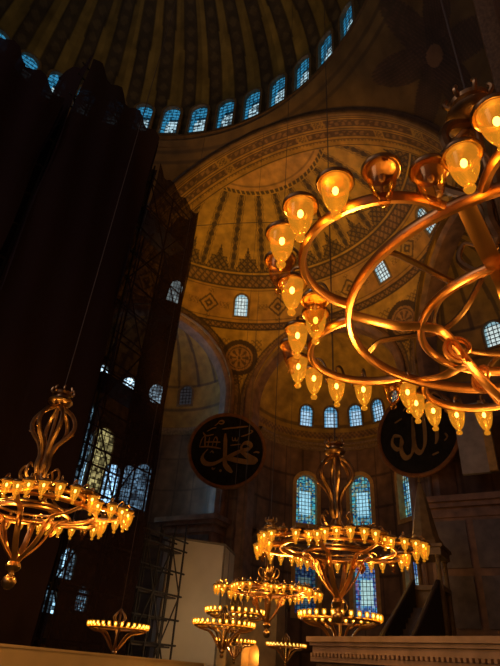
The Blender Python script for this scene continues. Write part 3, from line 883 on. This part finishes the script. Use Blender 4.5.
def U(pts): return [((x-228)/195, (300-y)/195) for x, y in pts]
LEFT = [
 (U([(128,305),(108,335),(105,362),(125,383),(165,382),(215,352),(262,322),(305,300),(345,286),(352,268),(335,254),(312,262),(302,285),(318,304)]), .13),
 (U([(300,305),(340,326),(380,346),(376,356),(330,358),(270,352),(232,352)]), .15),
 (U([(212,212),(216,262),(220,325),(224,375),(240,398),(266,420)]), .14),
 (U([(232,352),(262,330),(300,305)]), .10),
 (U([(192,188),(260,174),(330,160)]), .05),
 (U([(150,172),(165,158),(175,143),(190,140),(198,150),(186,158),(172,156)]), .05),
 (U([(296,222),(330,208),(356,190),(346,182)]), .05),
 (U([(250,228),(254,246),(264,246),(266,232),(270,246),(280,244),(282,226)]), .035),
 (U([(244,276),(270,270),(298,264)]), .035),
 (U([(82,300),(90,255),(105,235),(108,270),(112,300)]), .05), (U([(84,298),(130,292),(195,297)]), .045),
 (U([(125,296),(128,262),(130,238)]), .035), (U([(148,294),(152,262),(160,236),(172,250),(168,292)]), .04),
 (U([(92,215),(110,232),(150,222)]), .04), (U([(112,208),(140,188),(160,182)]), .04), (U([(112,268),(150,264),(190,262)]), .04),
 (U([(368,306),(384,300),(400,304)]), .05), (U([(158,404),(168,410),(176,402)]), .05), (U([(200,412),(210,418)]), .06), (U([(140,326),(150,315),(160,325)]), .04),
]
RIGHT = [
 ([(.52,.62),(.50,.2),(.46,-.25),(.40,-.38)], .13),
 ([(.20,.66),(.20,.1),(.16,-.32),(.04,-.50),(-.08,-.40),(-.10,-.10),(-.08,.35)], .13),
 ([(-.08,.40),(-.10,-.15),(-.18,-.48),(-.34,-.56),(-.44,-.38),(-.42,-.05)], .13),
 ([(-.42,-.02),(-.60,.02),(-.66,-.16),(-.54,-.32),(-.40,-.22),(-.42,-.02)], .10),
 ([(-.05,.70),(.0,.58),(.06,.70),(.12,.58),(.18,.72)], .05), ([(-.30,.60),(-.05,.80)], .06), ([(-.55,.35),(-.35,.42)], .05),
 ([(.62,-.35),(.70,-.28),(.66,-.18)], .05), ([(.30,-.62),(.46,-.58)], .05),
]
a1 = rad(31)
roundel((28.0, 7.35, 14.35+EYE), rad(32), 2.92, LEFT, 'complete round dark panel with gilt lettering at left of apse')
roundel((28.0, -7.50, 13.75+EYE), rad(-14), 2.82, RIGHT, 'round dark panel with gilt lettering partly hidden behind the nearest lamps')

# ================================================================== SCAFFOLD AND HOARDINGS
def scaffold(name, x0, x1, y0, y1, top, netm, label, bay=2.2, lift=2.0, braces=True, net=True, seed=1):
    rng = random.Random(seed)
    root = empty(name, ((x0+x1)/2, (y0+y1)/2, 0)); ox, oy = -(x0+x1)/2, -(y0+y1)/2
    nx = max(1, round((x1-x0)/bay)); xs = [x0+(x1-x0)*i/nx for i in range(nx+1)]
    zs = list(np.arange(lift, top-.2, lift)); zs.append(top-.4)
    for x in xs:
        for y in (y0+.25, y1-.25):
            MB().tube([(x+ox, y+oy, 0), (x+ox, y+oy, top+rng.uniform(-.3, .7))], .06, 6).build('standard', M['pole'], root)
    step = max(1, int(math.ceil(len(zs)*2/90)))
    for z in zs[::step]:
        for y in (y0+.25, y1-.25):
            MB().tube([(x0+ox-.3, y+oy, z), (x1+ox+.3, y+oy, z)], .05, 6).build('ledger', M['pole'], root)
    if braces:
        for i in range(nx):
            zz = 0.0; fl = i % 2
            for z in zs[::2*step]:
                if zz >= top-3: break
                a, b = (xs[i], xs[i+1]) if fl else (xs[i+1], xs[i])
                MB().tube([(a+ox, y0+.2+oy, zz), (b+ox, y0+.2+oy, min(top, zz+2*lift*step))], .045, 6).build('brace', M['pole'], root)
                zz += 2*lift*step; fl = 1-fl
    for z in (zs[::6] if net else zs[1::2]):
        MB().box(((x0+x1)/2+ox, (y0+y1)/2+oy, z-.1), (x1-x0-.1, y1-y0-.7, .08)).build('deck', M['wood'], root, smooth=False)
    if net:
        # netting hung round the outside, with shallow folds
        def sheet(p, q, nm_):
            p, q = Vector(p), Vector(q); L = (q-p).length; k = max(4, int(L/.35)); d = (q-p).normalized(); nn = Vector((d.y, -d.x, 0))
            vs, fs = [], []; m = 24
            for j in range(m+1):
                for i in range(k+1):
                    f = i/k; z = .1 + (top+.3)*j/m
                    zt = z + (.35*math.sin(i*1.3+seed) if j == m else 0)
                    off = .10*math.sin(i*1.05+j*.3)+.08*math.sin(j*.9+i*.21)
                    v = p+d*(L*f)+nn*off; vs.append((v.x+ox, v.y+oy, zt))
            for j in range(m):
                for i in range(k): fs.append((j*(k+1)+i, j*(k+1)+i+1, (j+1)*(k+1)+i+1, (j+1)*(k+1)+i))
            MB().add(vs, fs).build('netting', netm, root)
        sheet((x0, y0-.1, 0), (x1, y0-.1, 0), 'a'); sheet((x1, y0-.1, 0), (x1, y1, 0), 'b'); sheet((x0, y1, 0), (x0, y0-.1, 0), 'c')
    tag(root, label, 'scaffold', 'netted scaffold towers along the left side')
    return root
scaffold('scaffold_tower', 11.2, 15.9, 4.0, 6.5, 27.4+EYE, M['net'], 'netted scaffold tower nearest the semi-dome, its right edge over the arch', seed=2)
scaffold('scaffold_tower', 4.3, 10.7, 4.1, 6.6, 29.9+EYE, M['net_thick'], 'tallest netted scaffold tower, reaching the foot of the dome', seed=5)
scaffold('scaffold_tower', -6.0, 3.8, 4.2, 6.7, 24.7+EYE, M['net_thick'], 'netted scaffold tower at the far left of the picture', seed=9)
scaffold('open_scaffold', 17.0, 20.4, 4.4, 5.7, 6.2+EYE, None, 'low open scaffold of crossed tubes left of the white hoarding', bay=1.3, lift=1.15, net=False, seed=4)['group'] = 'low scaffolds'

# white sheeted enclosure
P4 = [(21.3, 6.83), (20.7, 5.95), (23.3, 3.77), (26.3, 4.85), (25.0, 8.0)]
r = empty('sheeted_enclosure', (23.0, 5.8, 0))
off = [(x-23.0, y-5.8) for x, y in P4]
MB().prism(off, 0, 6.2+EYE).build('sheeting', M['sheet'], r, smooth=False)
mb = MB()
for (x, y), (x2, y2) in zip(off[:3], off[1:4]):
    mb.box((x, y, 3.9), (.09, .09, 7.86))
    d = Vector((x2-x, y2-y, 0)); L = d.length; d.normalize()
    mb.box(((x+x2)/2, (y+y2)/2, 6.2+EYE), (L, .10, .12), (d, Vector((-d.y, d.x, 0)), Vector((0,0,1))))
mb.build('batten', M['seam'], r, smooth=False)
tag(r, 'tall pale sheeted enclosure beside the scaffold at lower left', 'hoarding')

# low hoarding across the bottom left
r = empty('low_hoarding', (9.8, -1.4, 0))
A, B = Vector((2.6, -3.0)), Vector((17.0, .25)); d = (B-A).normalized(); nrm = Vector((-d.y, d.x)); o = Vector((9.8, -1.4))
def quad(a, b, z0a, z1a, z0b, z1b, th):
    p = [(*(a-o), z0a), (*(b-o), z0b), (*(b-o), z1b), (*(a-o), z1a)]
    return MB().extrude(p, (nrm.x*th, nrm.y*th, 0))
quad(A, B, 0, .10+EYE-.06, 0, .03+EYE-.06, .12).build('boards', M['board'], r, smooth=False)
quad(A-nrm*.04, B-nrm*.04, .04+EYE, .10+EYE, -.03+EYE, .03+EYE, .2).build('capping', M['board'], r, smooth=False)
tag(r, 'low beige hoarding along the bottom left corner', 'hoarding')

# ================================================================== MARBLE TRIBUNE, MINBAR, RIGHT SIDE
def tribune():
    A, B = Vector((6.93, -9.17)), Vector((4.2, -14.4)); d = (B-A).normalized(); nn = Vector((-d.y, d.x))
    if nn.x < 0: nn = -nn
    c = (A+B)/2; r = empty('marble_tribune', (c.x, c.y, 0)); L = (B-A).length
    ax = (Vector((d.x, d.y, 0)), Vector((nn.x, nn.y, 0)), Vector((0,0,1)))
    def slab(z0, z1, out, dep=2.4):
        return MB().box((nn.x*(dep/2-out), nn.y*(dep/2-out), (z0+z1)/2), (L+2*out, dep, z1-z0), ax)
    T = .66+EYE
    slab(T-.10, T, .10).build('top_slab', M['ledge'], r, smooth=False)
    slab(T-.17, T-.10, .05).build('moulding', M['ledge'], r, smooth=False)
    slab(T-.30, T-.17, .0).build('frieze', M['ledge'], r, smooth=False)
    dn = MB(); k = int(L/.11)
    for i in range(k):
        s = -L/2+(i+.5)*L/k
        dn.box((d.x*s-nn.x*.03, d.y*s-nn.y*.03, T-.335), (.06, .10, .06), ax)
    dn.build('dentils', M['ledge'], r, smooth=False)
    slab(T-.46, T-.37, .03).build('lower_moulding', M['ledge'], r, smooth=False)
    slab(0, T-.36, -.06).build('wall', M['darkstone'], r, smooth=False)
    # carved crest on the left end
    cr = MB()
    for s, h in ((-.30, .14), (-.12, .10), (.06, .16), (.24, .10), (.42, .22)):
        cr.lathe([(.10, 0), (.09, h*.4), (.05, h*.7), (.06, h*.8), (.001, h)], 8, (d.x*(-L/2+.55+s)+nn.x*.1, d.y*(-L/2+.55+s)+nn.y*.1, T))
    tag(r, 'long marble ledge with dentils across the bottom right', 'tribune')
tribune()

def minbar():
    x, y = 22.4, -8.45
    r = empty('minbar', (x, y, 0))
    k = MB()
    for sx in (-.75, .75):
        for sy in (-.62, .62):
            k.lathe([(.14, 0), (.14, 5.3), (.11, 5.35), (.10, 6.45), (.15, 6.5), (.15, 6.6)], 10, (sx, sy, 0))
    k.build('posts', M['lead'], r, angle=30)
    b = MB().box((0, 0, 6.75), (2.0, 1.7, .35)).box((0, 0, 6.98), (2.2, 1.9, .14)).box((0, 0, 5.2), (1.8, 1.5, .2)).box((0, 0, 2.5), (1.4, 1.15, 5.2))
    b.build('kiosk', M['lead'], r, smooth=False)
    MB().lathe([(.85, 7.05), (.80, 7.3), (.66, 7.5), (.55, 8.1), (.40, 8.9), (.22, 9.7), (.08, 10.2), (.001, 10.3)], 8).build('spire', M['lead'], r, smooth=False)
    MB().lathe([(.03, 10.2), (.03, 10.3), (.08, 10.36), (.03, 10.44), (.03, 10.5), (.001, 10.65)], 8).build('finial', M['gilt'], r)
    # stair flank and its sloping rail
    z1, z0 = 3.75+EYE, .2
    pts = [(-1.0, 0), (-9.8, 0), (-9.8, z0+.9), (-1.0, z1+.05)]
    for sy in (-.62, .5):
        MB().extrude([(px, sy, pz) for px, pz in pts], (0, .12, 0)).build('stair_wall', M['wood'], r, smooth=False)
        MB().band([(-9.8, sy+.06, z0+.95), (-1.0, sy+.06, z1+.10)], .2, .14).build('handrail', M['wood'], r, smooth=False)
    st = MB()
    for i in range(18):
        f = i/18; st.box((-9.5+8.5*f, 0, (.15+ (z1-1.0)*f)/2+.02), (.5, 1.0, .15+(z1-1.0)*f))
    st.build('steps', M['darkstone'], r, smooth=False)
    tag(r, 'pulpit with pointed spire and long dark stair right of apse', 'pulpit')
minbar()

# lit gallery opening behind the right-hand lamps
def gallery_opening():
    mb = MB().box((27.2, -11.0, 12.6+EYE), (.3, 2.0, 4.4))
    p = structure(mb.build('trim_gallery_panel', M['plasterg'], smooth=False))
    MB().box((27.05, -11.75, 12.6+EYE), (.5, .45, 4.4)).build('jamb', M['frame_ochre'], p, smooth=False)
M['plasterg'] = principled('pale grey plaster', (0.42, 0.38, 0.34), 0.8, noise=0.3, nscale=1.2)
gallery_opening()

# lit arched niche and pier left of the low chandeliers
def niche():
    x0, y0 = 24.5, .9
    r = empty('stone_niche', (27.0, 3.4, 0))
    b = MB()
    # front wall with an arch cut from pieces
    w = 1.1; hs = 2.3
    b.box((0, -1.15, 2.6), (.9, 1.1, 5.2)).box((0, 1.35, 2.6), (.9, 1.5, 5.2))
    N = 12
    for k in range(N):
        t0, t1 = PI*k/N, PI*(k+1)/N
        p = [(.45, .0+.6*math.cos(t0), hs+.6*math.sin(t0)), (.45, .6*math.cos(t1), hs+.6*math.sin(t1)), (.45, .6*math.cos(t1), 5.2), (.45, .6*math.cos(t0), 5.2)]
        b.extrude(p, (-.9, 0, 0))
    b.build('surround', M['plaster'], r, smooth=False)
    MB().box((.55, .1, 2.6), (.2, 3.6, 5.2)).build('back_wall', M['plaster'], r, smooth=False)
    MB().box((0, .1, 5.3), (1.2, 3.9, .25)).build('cornice', M['cornice'], r, smooth=False)
    tag(r, 'small lamplit arched stone niche at the bottom behind the low chandeliers', 'niche')
niche()

# loose sagging cable in front of the semi-dome, and one bare hanger at the left
cab = MB().tube(spline([(15.95, 3.95, 26.6+EYE), (17.5, 1.0, 27.0+EYE), (19.2, -2.0, 27.4+EYE), (18.8, -7.0, 25.6+EYE), (18.2, -11.2, 25.4+EYE), (17.8, -12.9, 25.6+EYE)], 8), .03, 6).build('sagging_cable', M['cable'])
tag(cab, 'thin dark cable sagging across the semi-dome from the scaffold edge', 'cable')

# ================================================================== LIGHT
def light(kind, name, loc, col, power, size=.3, aim=None, cone=90, blend=.6):
    L = bpy.data.lights.new(name, kind); L.color = col; L.energy = power
    if kind == 'AREA': L.size = size
    else: L.shadow_soft_size = size
    o = bpy.data.objects.new(name, L); COL.objects.link(o); o.location = loc
    if kind == 'SPOT': L.spot_size = rad(cone); L.spot_blend = blend
    if aim is not None:
        o.rotation_euler = (Vector(aim)-Vector(loc)).to_track_quat('-Z', 'Y').to_euler()
    return o
WARM = (1.0, 0.44, 0.085); FLOOD = (1.0, 0.435, 0.05)
# floodlights on the arch cornices, turned up into the semi-dome
light('SPOT', 'semidome_floodlight', (16.5, 13.2, 18.2+EYE), FLOOD, 2900, .4, (24.5, -3.5, 31+EYE), 95, .9)
light('SPOT', 'semidome_floodlight', (16.5, -13.2, 18.2+EYE), FLOOD, 2900, .4, (24.5, 3.5, 31+EYE), 95, .9)
light('SPOT', 'semidome_floodlight', (13.5, 0, 6+EYE), FLOOD, 2900, .4, (24.0, 0, 33+EYE), 75, .9)  # unseen spot hung free in the open nave, off any cornice
light('SPOT', 'apse_floodlight', (29.0, 0, 9.4+EYE), FLOOD, 500, .3, (34.0, 0, 22+EYE), 110, .9)
light('SPOT', 'dome_floodlight', (-3, -13.5, 24+EYE), (1.0, 0.88, 0.40), 800, .5, (6, 6, 52+EYE), 110, .9)
# the chandeliers' own lamps
for i in range(6):
    a = rad(20.5)+i*PI/3
    light('POINT', 'lamp_light', (-1.80+1.35*math.cos(a), -14.56+1.35*math.sin(a), 2.2+EYE-.42), WARM, 22, .03)
light('POINT', 'lamp_light', (-1.80, -14.56, 2.2+EYE+.9), WARM, 14, .03)
light('POINT', 'lamp_light', (-1.80, -14.56, 2.2+EYE-.42), WARM, 22, .03)  # extra light added on the axis to brighten the arms, no lamp there
for L_ in [c for c in root0.children if c.name.startswith('lamp') and c.data == lit0.data]:
    p = Matrix.Translation(root0.location) @ Matrix.Rotation(root0.rotation_euler.z, 4, 'Z') @ Vector(L_.location)
    light('POINT', 'bulb_light', (p.x, p.y, p.z-.10), WARM, .9, .012)
for (x, y, h, up_, dn_) in ((1.26, -6.01, 2.2, 26, 75), (5.8, -10.22, 2.2, .5, 45), (12.15, -5.26, 2.2, 26, 40)):
    for i in range(3):
        a = 2*PI*i/3+.4
        light('POINT', 'lamp_light', (x+1.3*math.cos(a), y+1.3*math.sin(a), h+EYE+.30), WARM, up_, .03)
        light('POINT', 'lamp_light', (x+1.3*math.cos(a+1), y+1.3*math.sin(a+1), h+EYE-.30), WARM, dn_, .03)
for (x, y, h, s, lb) in spots:
    light('POINT', 'lamp_light', (x, y, h+EYE+.22*s), WARM if lb[:8] != 'smallest' else (.9, 1, .75), 280, .03)
light('POINT', 'niche_lamp', (27.15, 3.4, 2.2), WARM, 30, .05)  # added light for the niche's amber glow, its source unseen
light('POINT', 'pulpit_lamp', (23.6, -6.0, 6.5+EYE), WARM, 70, .1)  # added fill to warm the pier edge and pulpit, not an actual lamp
light('POINT', 'enclosure_fill', (20.2, .9, 3.2), (1.0, .70, .38), 130, .1)  # fill added to brighten the sheeted enclosure, no work light known there
light('AREA', 'west_fill', (-19, 0, 19+EYE), (0.92, 0.68, 0.68), 550, 12, (10, 0, 14))  # broad soft fill added to lift the dark areas, no window behind it

w = bpy.data.worlds.new('World'); scn.world = w; w.use_nodes = True
bg = w.node_tree.nodes['Background']; bg.inputs[0].default_value = (0.30, 0.19, 0.20, 1); bg.inputs[1].default_value = 0.35

# ================================================================== CAMERA
cam = bpy.data.cameras.new('Camera'); co = bpy.data.objects.new('Camera', cam); COL.objects.link(co)
cam.sensor_fit = 'HORIZONTAL'; cam.sensor_width = 36.0; cam.lens = 520.0/500.0*36.0
cam.clip_start = .05; cam.clip_end = 300
rt = Vector((0.48816626208720576, -0.8702949057951984, 0.06542535828509001)); up = Vector((-0.49891096724202666, -0.21676868163953023, 0.8391061824500433)); fw = Vector((0.7160876673462762, 0.442264757365073, 0.5400188302896318))
co.matrix_world = Matrix(((rt.x, up.x, -fw.x, -5.22), (rt.y, up.y, -fw.y, -14.46), (rt.z, up.z, -fw.z, EYE), (0, 0, 0, 1)))
scn.camera = co
scn.view_settings.view_transform = 'Standard'; scn.view_settings.look = 'None'
scn.view_settings.gamma = 1.0; scn.view_settings.exposure = 0.0
cy = scn.cycles
cy.use_denoising = True; cy.max_bounces = 6; cy.diffuse_bounces = 3; cy.glossy_bounces = 3
cy.transparent_max_bounces = 32; cy.sample_clamp_indirect = 2.0
